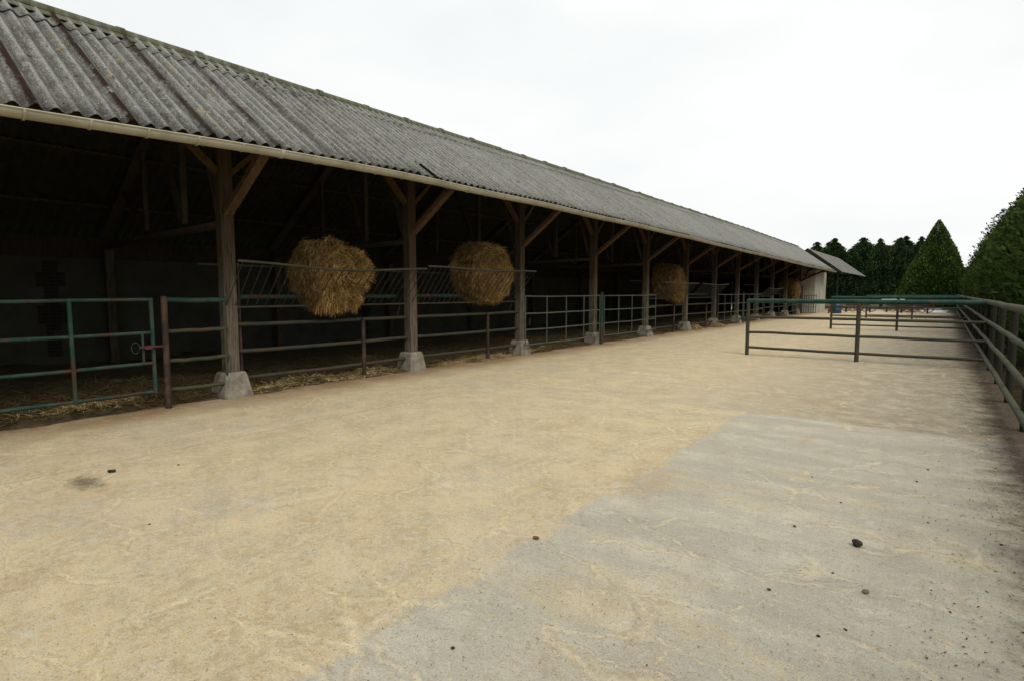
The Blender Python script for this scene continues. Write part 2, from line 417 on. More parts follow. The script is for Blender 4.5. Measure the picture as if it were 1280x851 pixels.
# ridge caps
mb = MB(); u = U0; k = 0
while u < U1:
    L = 1.17; u2 = min(u + L, U1 + .05)
    n = 9
    for seg, (ra, rb) in enumerate((((u), (u2 + .04)),)):
        r0 = .135; r1 = .118; vs = []
        jit = rnd.uniform(-.012, .012)
        for (uu, rr) in ((ra, r0), (ra + .10, r0), (ra + .11, r1), (rb, r1 * .98)):
            zc = ridge_z(uu) + .015 + jit
            for j in range(n + 1):
                a = math.pi * j / n
                vs.append(W(uu, RV + rr * math.cos(a), zc + rr * 1.0 * math.sin(a)))
            for sgn in (-1,):
                pass
        m = n + 1
        fs = [(q * m + j, (q + 1) * m + j, (q + 1) * m + j + 1, q * m + j + 1) for q in range(3) for j in range(n)]
        fs.append(tuple(reversed(range(m)))); fs.append(tuple(range(3 * m, 4 * m)))
        mb.add(vs, fs)
        for sgn in (-1, 1):      # flanges
            mb.beam(W(ra, RV + sgn * .19, ridge_z(ra) - .052 + jit), W(rb, RV + sgn * .19, ridge_z(rb) - .052 + jit), .16, .012,
                    up=Vector((-sgn * .62, 0, .78)))
    u += L; k += 1
CAP = m_roof('ridge_fibre_cement', .7)
ridge = mb.build('ridge_cap', CAP, roofs[0], smooth=True)

# gutter: half round with rolled lip, brackets
def gutter():
    mb = MB(); us = np.arange(U0, U1 + .6, .6); n = 10; r = .082
    prof = [(math.cos(math.pi + math.pi * j / n) * r, math.sin(math.pi + math.pi * j / n) * r) for j in range(n + 1)]
    prof = prof + [(x * .93, y * .93) for x, y in reversed(prof)]
    m = len(prof); vs = []
    for i, u in enumerate(us):
        dz = .006 * math.sin(u * 1.3) + .008 * math.sin(u * .41)
        for x, y in prof: vs.append(W(u, EV - .055 + x, eave_z(u) - .035 + dz + y))
    fs = [(i * m + j, i * m + (j + 1) % m, (i + 1) * m + (j + 1) % m, (i + 1) * m + j) for i in range(len(us) - 1) for j in range(m)]
    fs.append(tuple(range(m))); fs.append(tuple((len(us) - 1) * m + j for j in reversed(range(m))))
    mb.add(vs, fs)
    mb.tube([W(u, EV - .055 - r, eave_z(u) - .033 + .006 * math.sin(u * 1.3) + .008 * math.sin(u * .41)) for u in us], .011, 6)
    g = mb.build('gutter', GUT, barn, smooth=True)
    u = -3.4; k = 0
    while u < U1:
        b = MB(); rr = r + .007; wv = .022 if k % 7 else .05
        for j in range(n):
            a0 = math.pi + math.pi * j / n; a1 = math.pi + math.pi * (j + 1) / n
            zc = eave_z(u) - .035 + .006 * math.sin(u * 1.3) + .008 * math.sin(u * .41)
            b.beam(W(u, EV - .055 + rr * math.cos(a0), zc + rr * math.sin(a0)), W(u, EV - .055 + rr * math.cos(a1), zc + rr * math.sin(a1)), wv, .007, up=Vector((math.cos((a0+a1)/2), 0, math.sin((a0+a1)/2))) if False else Vector((-math.cos((a0 + a1) / 2), 0, math.sin((a0 + a1) / 2))))
        b.build('bracket', GUT, g)
        u += .555 if u < 20 else .9; k += 1
    return g
gutter()

# posts + braces + trusses
POSTU = [-3.4, .45, 4.30, 8.13, 12.0, 15.95, 19.95, 24.05, 27.9, 31.75, 35.6, 39.5, 43.4, 47.3]
def roof_under(v, u):
    if v < RV: return eave_z(u) + (ridge_z(u) - eave_z(u)) * (v - EV) / (RV - EV)
    return BZ + (ridge_z(u) - BZ) * (BV - v) / (BV - RV)
for k, u in enumerate(POSTU):
    zt = roof_under(9.0, u) - .30
    mb = MB(); tw = rnd.uniform(-.012, .012)
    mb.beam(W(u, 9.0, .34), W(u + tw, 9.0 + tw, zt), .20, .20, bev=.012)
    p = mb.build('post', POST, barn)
    # truncated pyramid footing
    mb = MB(); b = .235 + rnd.uniform(-.025, .02); t = .148; h = .40 + rnd.uniform(-.03, .02)
    vs = []
    for (s_, z_) in ((b, -.02), (b * .99, .05), (t + .02, h - .03), (t, h)):
        for sx, sy in ((-1, -1), (1, -1), (1, 1), (-1, 1)):
            vs.append(W(u + sx * s_ * (1 + rnd.uniform(-.03, .03)), 9.0 + sy * s_, z_))
    fs = [(3, 2, 1, 0), (12, 13, 14, 15)] + [(q * 4 + j, q * 4 + (j + 1) % 4, q * 4 + 4 + (j + 1) % 4, q * 4 + 4 + j) for q in range(3) for j in range(4)]
    mb.add(vs, fs); mb.build('footing', CONC, p)
    for sg in (-1, 1):   # braces along the plate
        mb = MB(); e = u + sg * .95
        mb.beam(W(u + sg * .09, 9.0, 3.50), W(e, 9.0, roof_under(9.0, e) - .36), .08, .12, up=Vector((1, 0, 0)))
        mb.build('plate_brace', BRACE, p)
    mb = MB(); mb.beam(W(u, 8.9, 2.88), W(u, 7.72, roof_under(7.72, u) - .13), .09, .14, up=Vector((0, 1, 0)))
    mb.build('eave_brace', BRACE, p)
    # truss
    tr = MB(); zf = roof_under(7.6, u) - .10
    tr.beam(W(u, 7.60, roof_under(7.60, u) - .115), W(u, RV, ridge_z(u) - .125), .08, .17, up=Vector((0, 1, 0)))
    t = tr.build('truss', INWOOD, barn)
    def bit(name, a, b, w, h, m=INWOOD):
        q = MB(); q.beam(a, b, w, h, up=Vector((0, 1, 0))); q.build(name, m, t)
    bit('rear_rafter', W(u, 14.6, roof_under(14.6, u) - .115), W(u, RV + .02, ridge_z(u) - .125), .08, .17)
    bit('tie_beam', W(u - .0, 9.1, 2.72), W(u, 14.35, 2.66), .075, .20)
    bit('king_post', W(u, 10.45, 2.82), W(u, 10.45, ridge_z(u) - .22), .10, .09)
    bit('web_post', W(u, 12.1, 2.82), W(u, 12.1, roof_under(12.1, u) - .22), .08, .08)
    bit('strut', W(u, 9.15, 2.82), W(u, 9.85, roof_under(9.85, u) - .22), .07, .09)
    bit('strut', W(u, 10.5, 2.84), W(u, 11.4, roof_under(11.4, u) - .22), .07, .09)
    bit('strut', W(u, 12.15, 2.84), W(u, 13.1, roof_under(13.1, u) - .22), .07, .09)
    mb = MB(); mb.beam(W(u, 14.25, 0), W(u, 14.25, 2.56), .16, .16); mb.build('rear_post', INWOOD, barn)
# plate + purlins
def long_beam(name, v, dz, w, h, mat, umax=U1):
    us = [x for x in [U0] + POSTU[1:] + [51.2, U1] if x <= umax]; mb = MB()
    for a, b in zip(us[:-1], us[1:]):
        mb.beam(W(a + .001, v, roof_under(v, a) + dz), W(b - .001, v, roof_under(v, b) + dz), w, h)
    return mb.build(name, mat, barn)
long_beam('wall_plate', 9.0, -.225, .15, .17, INWOOD)
for v in (7.66, 8.35, 9.5, 10.15, 11.3, 12.5, 13.7): long_beam('purlin', v, -.035, .07, .055, INWOOD)
# rear wall with vent pillars of dark brick
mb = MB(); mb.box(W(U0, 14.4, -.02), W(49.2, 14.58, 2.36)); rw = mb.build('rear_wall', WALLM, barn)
mb = MB(); mb.box(W(U0, 14.42, 2.363), W(49.2, 14.5, 2.805)); mb.build('fascia_board', PLANK, barn)
for uc in (3.33, 11.1, 19.0, 27, 35):
    mb = MB(); z = .35
    while z < 2.3:
        wide = (1.72 < z < 2.05) or (1.02 < z < 1.35)
        wd = .24 if wide else .12
        x = uc - wd
        while x < uc + wd - .01:
            if rnd.random() < .95: mb.box(W(x + .004, 14.37, z), W(x + .112, 14.398, z + .062))
            x += .12
        z += .075
    mb.build('vent_brickwork', BRICKD, rw)
# gable / partition at far end, gable near end
mb = MB()
for v0 in np.arange(9.12, 14.3, .2):
    mb.box(W(49.2, v0, .0), W(49.23 + .012 * (int(v0 * 5) % 2), v0 + .195, roof_under(v0 + .1, 49.2) - .14))
mb.build('end_partition', PLANK, barn)
mb = MB(); mb.box(W(45.6, 8.92, .02), W(49.2, 8.96, 2.25)); mb.box(W(45.6, 8.9, 1.1), W(49.2, 8.918, 1.2)); mb.build('front_panel', PLANK, barn)
mb = MB()
for v0 in np.arange(9.12, 14.3, .2):
    mb.box(W(U0 + .02, v0, .0), W(U0 + .05, v0 + .195, roof_under(v0 + .1, U0) - .14))
mb.build('end_boards', PLANK, barn)
# far open truss beyond the partition
t = MB(); u = 53.6
t.beam(W(u, 7.60, roof_under(7.60, u) - .115), W(u, RV, ridge_z(u) - .125), .08, .17, up=Vector((0, 1, 0)))
t = t.build('truss', INWOOD, barn)
for nm, a, b in (('tie_beam', W(u, 7.75, 3.45), W(u, 12.6, 2.75)), ('strut', W(u, 9.2, 3.3), W(u, 9.9, 4.9)), ('king_post', W(u, 10.45, 3.1), W(u, 10.45, 5.4)),
                 ('rear_rafter', W(u, 14.6, roof_under(14.6, u) - .115), W(u, RV + .02, ridge_z(u) - .125))):
    q = MB(); q.beam(a, b, .09, .16, up=Vector((0, 1, 0))); q.build(nm, INWOOD, t)
q = MB(); q.beam(W(50.1, 9.3, 2.60), W(50.1, 7.6, 3.40), .12, .16, up=Vector((0, 1, 0))); q.build('eave_strut', PLANK, t)
q = MB(); q.beam(W(50.1, 9.02, 2.95), W(50.1, 8.2, 4.0), .10, .14, up=Vector((0, 1, 0))); q.build('eave_strut', PLANK, t)
for vv in (9.0, 14.2):
    q = MB(); q.beam(W(53.6, vv, 0), W(53.6, vv, roof_under(vv, 53.6) - .3), .16, .16); q.build('post', POST, barn)

# ------------------------------------------------------------------ straw bedding
def strands(n, fpos, lmin, lmax, wid, tilt, seed, ang=None):
    r = np.random.RandomState(seed); P = fpos(n, r); L = r.uniform(lmin, lmax, n); a = r.uniform(0, 2 * np.pi, n) if ang is None else ang + r.normal(0, .4, n)
    e = r.normal(0, tilt, n); D = np.stack([np.cos(a) * np.cos(e), np.sin(a) * np.cos(e), np.sin(e)], 1)
    S = np.stack([-np.sin(a), np.cos(a), r.normal(0, .35, n)], 1) * (wid * r.uniform(.6, 1.3, n))[:, None] / 2
    D = D * (L / 2)[:, None]
    P[:, 2] += np.abs(D[:, 2]) * .8
    V = np.stack([P - D - S, P + D - S * .6, P + D + S * .6, P - D + S], 1).reshape(-1, 3)
    F = np.arange(4 * n).reshape(-1, 4)
    return V, F
def bed_h(v, u):
    t = np.clip((v - 9.12) / .9, 0, 1)
    base = .05 + .12 * t + .05 * np.sin(u * 1.7 + v * 2) * t + .03 * np.sin(u * 4.1) * np.cos(v * 3.7)
    return np.maximum(base, .0) * np.clip((v - 8.93 - .08 * np.sin(u * 2.3) - .05 * np.sin(u * 6.1)) / .12, 0, 1)
us = np.arange(U0 + .1, 47.9, .10); vs_ = np.concatenate([np.arange(8.78, 10.2, .06), np.arange(10.2, 14.4, .3), [14.4]])
UU, VV = np.meshgrid(us, vs_); HH = bed_h(VV, UU) + .012 * np.random.RandomState(5).rand(*UU.shape) * (bed_h(VV, UU) > .01)
Vb = np.stack([-VV.ravel(), UU.ravel(), HH.ravel() + .001 - .012 * (HH.ravel() < .004)], 1); nx = len(us)
ii = np.arange(len(vs_) - 1)[:, None] * nx + np.arange(nx - 1)[None, :]
Fb = np.stack([ii, ii + nx, ii + nx + 1, ii + 1], -1).reshape(-1, 4)
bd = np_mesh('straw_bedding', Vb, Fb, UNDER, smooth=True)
tag(bd, 'dark trodden straw bedding covering the barn floor', 'straw', kind='stuff')
def pb(n, r):
    u = r.uniform(-.5, 1, n); u = -1 + 48.5 * r.uniform(0, 1, n) ** 1.7; v = 8.98 + np.abs(r.normal(0, 1.1, n)); v = np.minimum(v, 14.2)
    return np.stack([-v, u, bed_h(v, u) + .004], 1)
V1, F1 = strands(60000, pb, .08, .26, .009, .18, 21)
o = np_mesh('bedding_strands', V1, F1, STRAWD, bd)
def pf(n, r):
    c = np.array([[2.55, 9.3], [2.3, 9.35], [4.9, 9.05], [6.2, 9.1], [6.75, 9.05], [7.15, 9.1], [9.3, 9.0], [10.5, 9.0], [9.9, 9.05], [11.3, 9.0], [5.4, 9.15], [12.6, 9.1]])
    k = r.randint(0, len(c), n); u = c[k, 0] + r.normal(0, .30, n); v = c[k, 1] + r.normal(0, .10, n)
    return np.stack([-v, u, bed_h(v, u) + .012 + .02 * r.rand(n)], 1)
V1, F1 = strands(4200, pf, .06, .20, .008, .2, 22)
o = np_mesh('fresh_straw_wisps', V1, F1, STRAWB, bd)

# loose bits on the yard
DEB = m_straw('dark_chaff', (.030, .022, .012), (.15, .11, .06), (.07, .05, .025))
def py(n, r):
    # denser near camera so that pieces read, everywhere in the yard
    d = r.uniform(0, 1, n) ** 1.5 * 22 + 1.2; a = r.uniform(-.15, 1.75, n)
    u = d * np.cos(a) ; v = d * np.sin(a); ok = (v > -.65) & (v < 8.7)
    v = np.where(ok, v, r.uniform(-.6, 8.6, n)); u = np.where(u < .3, r.uniform(.5, 14, n), u)
    return np.stack([-v, u, np.full(n, .005)], 1)
V1, F1 = strands(8000, py, .005, .017, .0025, .08, 31)
o = np_mesh('loose_chaff', V1, F1, DEB); tag(o, 'tiny dark bits of straw scattered over the concrete yard', 'straw bits', kind='stuff')
V1, F1 = strands(12000, py, .006, .026, .003, .08, 32)
o = np_mesh('pale_chaff', V1, F1, STRAWB); tag(o, 'pale straw bits scattered over the concrete yard', 'straw bits', kind='stuff')
LIT = m_straw('leaf_litter_brown', (.014, .011, .007), (.060, .040, .022), (.022, .016, .010), 0)
def pl(n, r):
    u = r.uniform(.8, 1, n); u = 1 + 40 * r.uniform(0, 1, n) ** 1.6; v = -.80 + np.abs(r.normal(0, .55, n)) * r.uniform(.2, 1, n) - r.uniform(0, 1.1, n) * (r.rand(n) < .5)
    return np.stack([-v, u, np.full(n, .006)], 1)
V1, F1 = strands(18000, pl, .005, .017, .006, .2, 33)
o = np_mesh('leaf_litter', V1, F1, LIT); tag(o, 'brown leaf litter gathered along the right hand fence', 'leaf litter', kind='stuff')

# droppings and pebbles
DUNG = m_simple('dung', (.012, .012, .006), (.035, .032, .016), 30, .8, 1.0)
def clump(name, x, y, r, flat, mat, label, cat, n=1, group=None, seed=1):
    import bmesh
    bm = bmesh.new(); rr = random.Random(seed)
    for k in range(n):
        m = Matrix.Translation((rr.uniform(-1, 1) * r * .6 * (n > 1), rr.uniform(-1, 1) * r * .5 * (n > 1), r * flat * (.7 + .2 * k / n)))
        q = bmesh.ops.create_icosphere(bm, subdivisions=3, radius=r * (1 if n == 1 else .62), matrix=m)
        for v in q['verts']:
            d = noise.noise(v.co * (1.1 / r) + Vector((seed, k, 0))) * r * .35
            c = m.translation; v.co = c + (v.co - c) * (1 + d / r); v.co.z = max(.0005, c.z + (v.co.z - c.z) * flat)
    me = bpy.data.meshes.new(name); bm.to_mesh(me); bm.free(); me.materials.append(mat)
    me.polygons.foreach_set('use_smooth', [True] * len(me.polygons))
    o = bpy.data.objects.new(name, me); C.objects.link(o); o.location = (x, y, 0)
    return tag(o, label, cat, group)
GP = 'droppings and clods on the yard'
clump('dropping', -.36, 4.19, .040, .75, DUNG, 'largest black dropping lying alone on the smooth grey slab', 'dropping', 3, GP, 4)
clump('dropping', -.27, 3.53, .026, .6, m_simple('dry_dung', (.10, .085, .055), (.17, .15, .10), 30, .9, .8), 'dry brown dropping just nearer the camera than the largest black one', 'dropping', 2, GP, 5)
clump('dropping', -6.02, 1.74, .034, .6, DUNG, 'black dropping beside the dark stain on the left of the yard', 'dropping', 2, GP, 6)
clump('dropping', -2.1, 3.0, .03, .45, m_simple('olive_dung', (.06, .055, .02), (.12, .11, .05), 30, .9, .8), 'small olive clod on the edge between tan and grey concrete', 'dropping', 2, GP, 7)
smallp = [(1160, 587), (1146, 602), (1015, 596), (1051, 628), (993, 658), (961, 737), (1041, 716), (1160, 653), (1252, 681), (566, 810), (1023, 795), (187, 655), (223, 581)]
import math as _m
def ground_pt(px, py):
    f = 700; th = R(37.65); p = _m.atan(59.5 / 700); a = (px - 640) / f; b = (425.5 - py) / f
    F = _m.cos(p) + b * _m.sin(p); Z = b * _m.cos(p) - _m.sin(p); t = -1.65 / Z
    u = (F * _m.cos(th) + a * _m.sin(th)) * t; v = (F * _m.sin(th) - a * _m.cos(th)) * t
    return -v, u
for k, (px, py_) in enumerate(smallp):
    x, y = ground_pt(px, py_)
    clump('clod', x, y, rnd.uniform(.006, .012) * (1.3 if k == 1 else 1), .6, DUNG, 'tiny dark clod on the concrete, no bigger than a coin', 'clod', 1, 'tiny clods on the concrete', 20 + k)
for k, (u, v, r_) in enumerate(((25.2, 9.0, .55), (27.9, 8.75, .45))):
    def ps(n, r, u=u, v=v, r_=r_):
        a = r.uniform(0, 6.28, n); d = np.sqrt(r.rand(n)) * r_; return np.stack([-(v + d * np.sin(a) * .6), u + d * np.cos(a), .26 * (1 - (d / r_)) * (1 if k == 0 else .5) * r.rand(n) ** .4 + .01], 1)
    V1, F1 = strands(2600, ps, .08, .22, .014, .3, 50 + k)
    o = np_mesh('straw_heap', V1 - np.array([-v, u, 0]), F1, STRAWB, loc=(-v, u, 0))
    tag(o, ('rounded heap of pale straw at the foot of the sixth yard post' if k == 0 else 'flat spread of pale straw at the foot of the seventh yard post'), 'straw heap')

# ------------------------------------------------------------------ barn front fences and gates
def panel(name, u0, u1, v, zs, ups, label, cat, group, mat=GREEN, r=.024, upr=.022, stiles=True, top_mat=None, ztop=None, rails_r=None, latch=False, updn=None):
    t = thing(name, W(u0, v, 0), label, cat, group)
    for i, z in enumerate(zs):
        mb = MB(); L = u1 - u0; m = 7; rr = rails_r[i] if rails_r else r
        pts = [W(u0 + L * k / m, v + rnd.uniform(-.004, .004), z + rnd.uniform(-.005, .005) - .010 * math.sin(math.pi * k / m)) for k in range(m + 1)]
        mb.tube(pts, rr, 10); mb.build('rail', (top_mat if (top_mat and i == len(zs) - 1) else mat), t, True)
    for j, uu in enumerate(ups):
        lo, hi = (zs[0] - .02, zs[-1] + .02) if updn is None else updn
        mb = MB(); mb.tube([W(uu, v - .012, lo), W(uu + rnd.uniform(-.004, .004), v - .012, hi)], upr, 8); mb.build('upright', mat, t, True)
    return t
Z4 = (.27, .67, 1.10, 1.555)
FEN = 'gates along the barn front'; RAI = 'rail fences between the barn posts'
def sleeve_post(u, v, h, r, mat, label):
    mb = MB(); mb.tube([W(u, v, -.02), W(u + .006, v, h)], r, 12); t = mb.build('gate_post', mat, None, True)
    return tag(t, label, 'gate post', 'steel gate posts along the barn')
g1 = panel('field_gate', -.35, 3.12, 8.75, Z4, (-.33, 1.0, 2.19, 3.11), 'green metal gate with sliding bolt at the far left of the barn', 'gate', FEN, GREEN, .024, .026)
mb = MB(); mb.tube([W(2.98, 8.73, .67), W(2.98, 8.73, 1.10)], .017, 8); mb.build('latch_upright', GREEN, g1, True)
mb = MB(); mb.tube([W(2.93, 8.70, .90), W(3.22, 8.70, .90)], .016, 8); mb.beam(W(2.99, 8.70, .90), W(3.08, 8.70, .90), .05, .05)
lt = mb.build('bolt', REDP, g1, True)
mb = MB(); mb.tube([W(2.88 + .05 * math.cos(a), 8.70, .90 + .075 * math.sin(a)) for a in np.linspace(0, 6.283, 15)], .005, 6); mb.build('ring', DARKM, lt, True)
sleeve_post(3.275, 8.76, 1.60, .042, RUST, 'rusty brown steel post right of the sliding bolt gate')
panel('rail_fence', 3.31, 4.21, 8.86, (.25, .67, 1.10, 1.545), (4.16,), 'short four rail green fence between the rusty post and the first timber post', 'fence', RAI, LGREEN, .031, .02, top_mat=GREEN, rails_r=(.031, .031, .03, .038))
def feeder_bay(u0, u1, mid, label, first=True):
    t = panel('rail_fence', u0 + .10, u1 - .10, 9.0, (.27, .71, 1.14), (), label, 'fence', RAI, WORN, .034)
    mb = MB(); mb.tube([W(mid, 8.955, -.01), W(mid, 8.955, 1.16)], .038, 10); mb.build('upright', RUST, t, True)
    mb = MB(); mb.tube([W(u0 + .18, 9.02, .0), W(u0 + .18, 9.02, 2.12)], .022, 8); mb.build('upright', RUST, t, True)
    mb = MB(); mb.tube([W(u0 + .12, 9.30, 1.58), W(u1 - .12, 9.30, 1.57)], .042, 10); mb.build('upper_rail', GREEN, t, True)
    return t
feeder_bay(4.3, 8.13, 6.86, 'three rail fence below the first hay rack from the left')
feeder_bay(8.13, 12.0, 10.62, 'three rail fence below the rack holding the round faced bale')
feeder_bay(19.95, 24.05, 22.7, 'three rail fence below the third hay rack from the left')
feeder_bay(24.05, 27.9, 26.7, 'three rail fence below the fourth hay rack from the left')
feeder_bay(35.6, 39.5, 37.4, 'three rail fence in the far barn bay below the fifth rack')
feeder_bay(39.5, 43.4, 41.4, 'three rail fence in the far barn beside the last bale')
TH = dict(mat=GALV, r=.020, upr=.017)
def barred(u0, u1, n, label, v=8.74):
    ups = [u0 + .02 + (u1 - u0 - .04) * k / n for k in range(n + 1)]
    return panel('barred_gate', u0, u1, v, Z4, ups, label, 'gate', FEN, **TH)
ga = barred(11.87, 15.93, 4, 'grey green gate of four rails hung on the third timber post')
mb = MB(); mb.tube([W(12.05 + .03 * math.cos(a), 8.70, .88 + .10 * math.sin(a)) for a in np.linspace(0, 6.283, 13)], .010, 6); mb.build('chain_ring', RUST, ga, True)
sleeve_post(16.05, 8.74, 1.66, .05, GREEN, 'slim green post between the two barred gates in mid barn')
barred(16.18, 20.3, 4, 'barred gate right of the slim green post, before the third bale')
barred(27.7, 31.95, 4, 'distant barred gate right of the fourth rack, left of the near divider rail end')
sleeve_post(32.05, 8.74, 1.66, .05, GREEN, 'slim green post between the two far barred gates')
barred(32.16, 36.2, 4, 'farthest barred gate, seen behind the end post of the near divider')
panel('rail_fence', 43.5, 46.5, 8.85, (.30, .74, 1.10), (43.55, 45, 46.5), 'low far rail fence next to the brown end panel of the barn', 'fence', RAI, GALV, .026, .024)
# black mesh gate
t = thing('mesh_gate', W(47.8, 8.3, 0), 'black barred gate in front of the cream clad hut', 'gate')
for z in (.12, .55, 1.0, 1.42):
    mb = MB(); mb.tube([W(47.75, 8.55, z), W(48.25, 7.82, z)], .022, 6); mb.build('rail', DARKM, t, True)
for k in range(6):
    a = k / 5; mb = MB(); mb.tube([W(47.75 + .5 * a, 8.55 - .73 * a, .08), W(47.75 + .5 * a, 8.55 - .73 * a, 1.5)], .022, 6); mb.build('upright', DARKM, t, True)

# ------------------------------------------------------------------ hay racks and bales
def rack(u0, u1, label, zt=2.10, bend=0.0, gone=()):
    t = thing('hay_rack', W(u0, 8.9, 0), label, 'hay rack', 'hay racks on the barn front')
    um = (u0 + u1) / 2
    def top(u): s = (u - u0) / (u1 - u0); return W(u, 8.30 + .02 * math.sin(6 * s), zt - bend * math.sin(math.pi * min(1, s * 1.0)) + .012 * math.sin(9 * s))
    mb = MB(); mb.tube([top(u0 + (u1 - u0) * k / 14) for k in range(15)], .020, 8); mb.build('top_bar', WORN, t, True)
    mb = MB(); mb.tube([W(u0 + .05, 8.93, 1.42), W(u1 - .05, 8.93, 1.42)], .018, 8); mb.build('bottom_bar', WORN, t, True)
    mb = MB(); mb.tube([W(u0 + .05, 9.75, 2.12), W(u1 - .05, 9.75, 2.12)], .018, 8); mb.build('rear_bar', DARKM, t, True)
    n = 24
    for k in range(n):
        a = u0 + .08 + (u1 - u0 - .16) * k / (n - 1)
        mb = MB(); p = top(a); mb.tube([p, W(a + .01, 8.93, 1.42)], .008, 6); mb.build('slat', DARKM, t, True)
    mb = MB()
    for uu in (u0 + .1, u1 - .15): mb.tube([W(uu, 8.95, 1.42), W(uu, 9.05, 1.15)], .014, 6)
    mb.build('hook', RUST, t, True)
    return t
rack(4.13, 7.95, 'sagging metal hay rack behind the first timber post holding the tousled bale', 2.12, .07)
rack(8.0, 11.75, 'metal hay rack holding the round faced bale between second and third posts', 2.18, .02)
rack(20.05, 23.75, 'hay rack holding the third bale from the left', 2.03, .02)
rack(24.2, 27.9, 'empty hay rack immediately right of the third bale', 2.04, .03)
rack(35.6, 39.2, 'empty far hay rack left of the last bale', 1.92, .04)

def bale(u, v, z, rad, length, label, droop=0, seed=1, lean=0.0, N=26000, lumps=()):
    r = np.random.RandomState(seed)
    # core
    nu, nl = 48, 14; V = []; F = []
    def rad_at(a, s):   # noise-shaped
        n = noise.noise(Vector((math.cos(a) * 1.6 + seed, math.sin(a) * 1.6, s * 1.3))) * (.05 + .30 * droop) + noise.noise(Vector((math.cos(a) * 5 + seed, math.sin(a) * 5, s * 4))) * (.04 + .09 * droop)
        e = 1 - .10 * abs(2 * s - 1) ** 10
        k = rad * (1 + n) * e
        if math.sin(a) < 0: k *= (1 + .10 * droop)
        return k
    for j in range(nl + 1):
        s = j / nl
        for i in range(nu):
            a = 2 * math.pi * i / nu; k = rad_at(a, s) * .95
            V.append((-(length * (s - .5)) * 1.0, math.cos(a) * k, math.sin(a) * k - lean * (.5 - s)))
    c0 = len(V); V.append((length / 2 + .05, 0, 0 - lean * .5)); V.append((-length / 2 - .03, 0, lean * .5))
    for j in range(nl):
        for i in range(nu):
            F.append((j * nu + i, j * nu + (i + 1) % nu, (j + 1) * nu + (i + 1) % nu, (j + 1) * nu + i))
    F += [(c0, (i + 1) % nu, i, i) for i in range(nu)]
    F += [(c0 + 1, nl * nu + i, nl * nu + (i + 1) % nu, nl * nu + (i + 1) % nu) for i in range(nu)]
    mb = MB(); mb.v = [tuple(p) for p in V]; mb.f = [tuple(dict.fromkeys(f)) for f in F]
    o = mb.build('hay_bale', HAYC, None, True); o.location = W(u, v, z)
    tag(o, label, 'hay bale', 'round hay bales in the racks')
    # loose stems, grown in tufts
    P = []; D = []; per = 14
    def tuft(p, d, jp=.028, jd=.20, k=per):
        d = d / np.linalg.norm(d)
        for _ in range(k):
            P.append(p + r.normal(0, jp, 3)); e = d + r.normal(0, jd, 3); D.append(e / np.linalg.norm(e))
    for k in range(N // per):
        q = r.rand(); a = r.uniform(0, 2 * math.pi)
        if q < .50:
            s = r.uniform(0, 1); k_ = rad_at(a, s) * .96
            p = np.array([-(length * (s - .5)), math.cos(a) * k_, math.sin(a) * k_ - lean * (.5 - s)])
            nrm = np.array([0, math.cos(a), math.sin(a)]); tan = np.array([0, -math.sin(a), math.cos(a)])
            d = tan * (1 if math.cos(a) < 0 else -1) + nrm * abs(r.normal(0, .12)) + np.array([1, 0, 0]) * (r.normal(0, .25) + .5 * droop) + np.array([0, 0, -1]) * droop * abs(r.normal(0, .6))
        else:
            q2 = math.sqrt(r.rand()); k_ = rad_at(a, 0) * q2
            p = np.array([length / 2 + .06 * (1 - q2) - (.06 if q2 > .88 else 0) + .055 * math.sin(q2 * 30), math.cos(a) * k_, math.sin(a) * k_ - lean * .5])
            tan = np.array([0, -math.sin(a), math.cos(a)])
            d = tan * (1 if r.rand() < .8 else -1) + np.array([.12, 0, 0]) + np.array([0, math.cos(a), math.sin(a)]) * r.normal(0, .15) + np.array([0, 0, -1]) * (.1 + 1.3 * droop) * abs(r.normal(0, .6))
        tuft(p, d)
    for (lx, ly, lz, lr) in lumps:
        for k in range(130):
            v_ = r.normal(0, 1, 3); v_ /= np.linalg.norm(v_); p = np.array([lx, ly, lz]) + v_ * lr * np.array([1, 1, .85])
            tuft(p, np.cross(v_, r.normal(0, 1, 3)) + np.array([.1, 0, -.9]))
    for k in range(int(200 * droop ** 2)):     # locks hanging through the bars
        y = float(np.clip(r.normal(-.1 * droop, .40), -.8, .75)) * rad; z_ = -rad * r.uniform(.55 - .5 * droop, .98) - lean * .5
        if droop > .9 and .10 < y / rad < .34 and z_ < -rad * .45: continue
        tuft(np.array([length / 2 - .02 + r.normal(0, .05) + .04 * droop, y, z_]), np.array([r.normal(0, .15), r.normal(0, .2), -1]), .022, .15, 16)
    P = np.array(P); D = np.array(D); n = len(P); L = r.uniform(.07, .22, n)
    X = np.cross(D, r.normal(0, 1, (n, 3))); X /= np.linalg.norm(X, axis=1)[:, None]; X *= (r.uniform(.0025, .0065, n))[:, None]
    B = D * L[:, None]; Vv = np.stack([P - X, P + B * 1 - X * .5, P + B + X * .5, P + X], 1).reshape(-1, 3)
    np_mesh('loose_hay', Vv, np.arange(4 * n).reshape(-1, 4), HAY, o)
    return o
bale(6.22, 9.18, 2.0, .54, .90, 'tousled hay bale drooping over the sagging rack, leftmost of the bales', 1.0, 3, .10, lumps=((.36, .50, .10, .20), (.30, .38, .28, .22), (.38, .34, -.12, .15), (.30, -.1, .42, .22)))
bale(10.72, 9.22, 2.14, .72, .82, 'round faced hay bale seen end on in the second rack', .0, 5, .05)
bale(22.75, 9.25, 2.1, .66, .9, 'third hay bale from the left, torn and hanging to one side', .6, 8, .2)
bale(44.6, 9.05, 2.0, .70, 1.2, 'farthest hay bale at the dark end of the barn', .4, 12, .1, 7000)

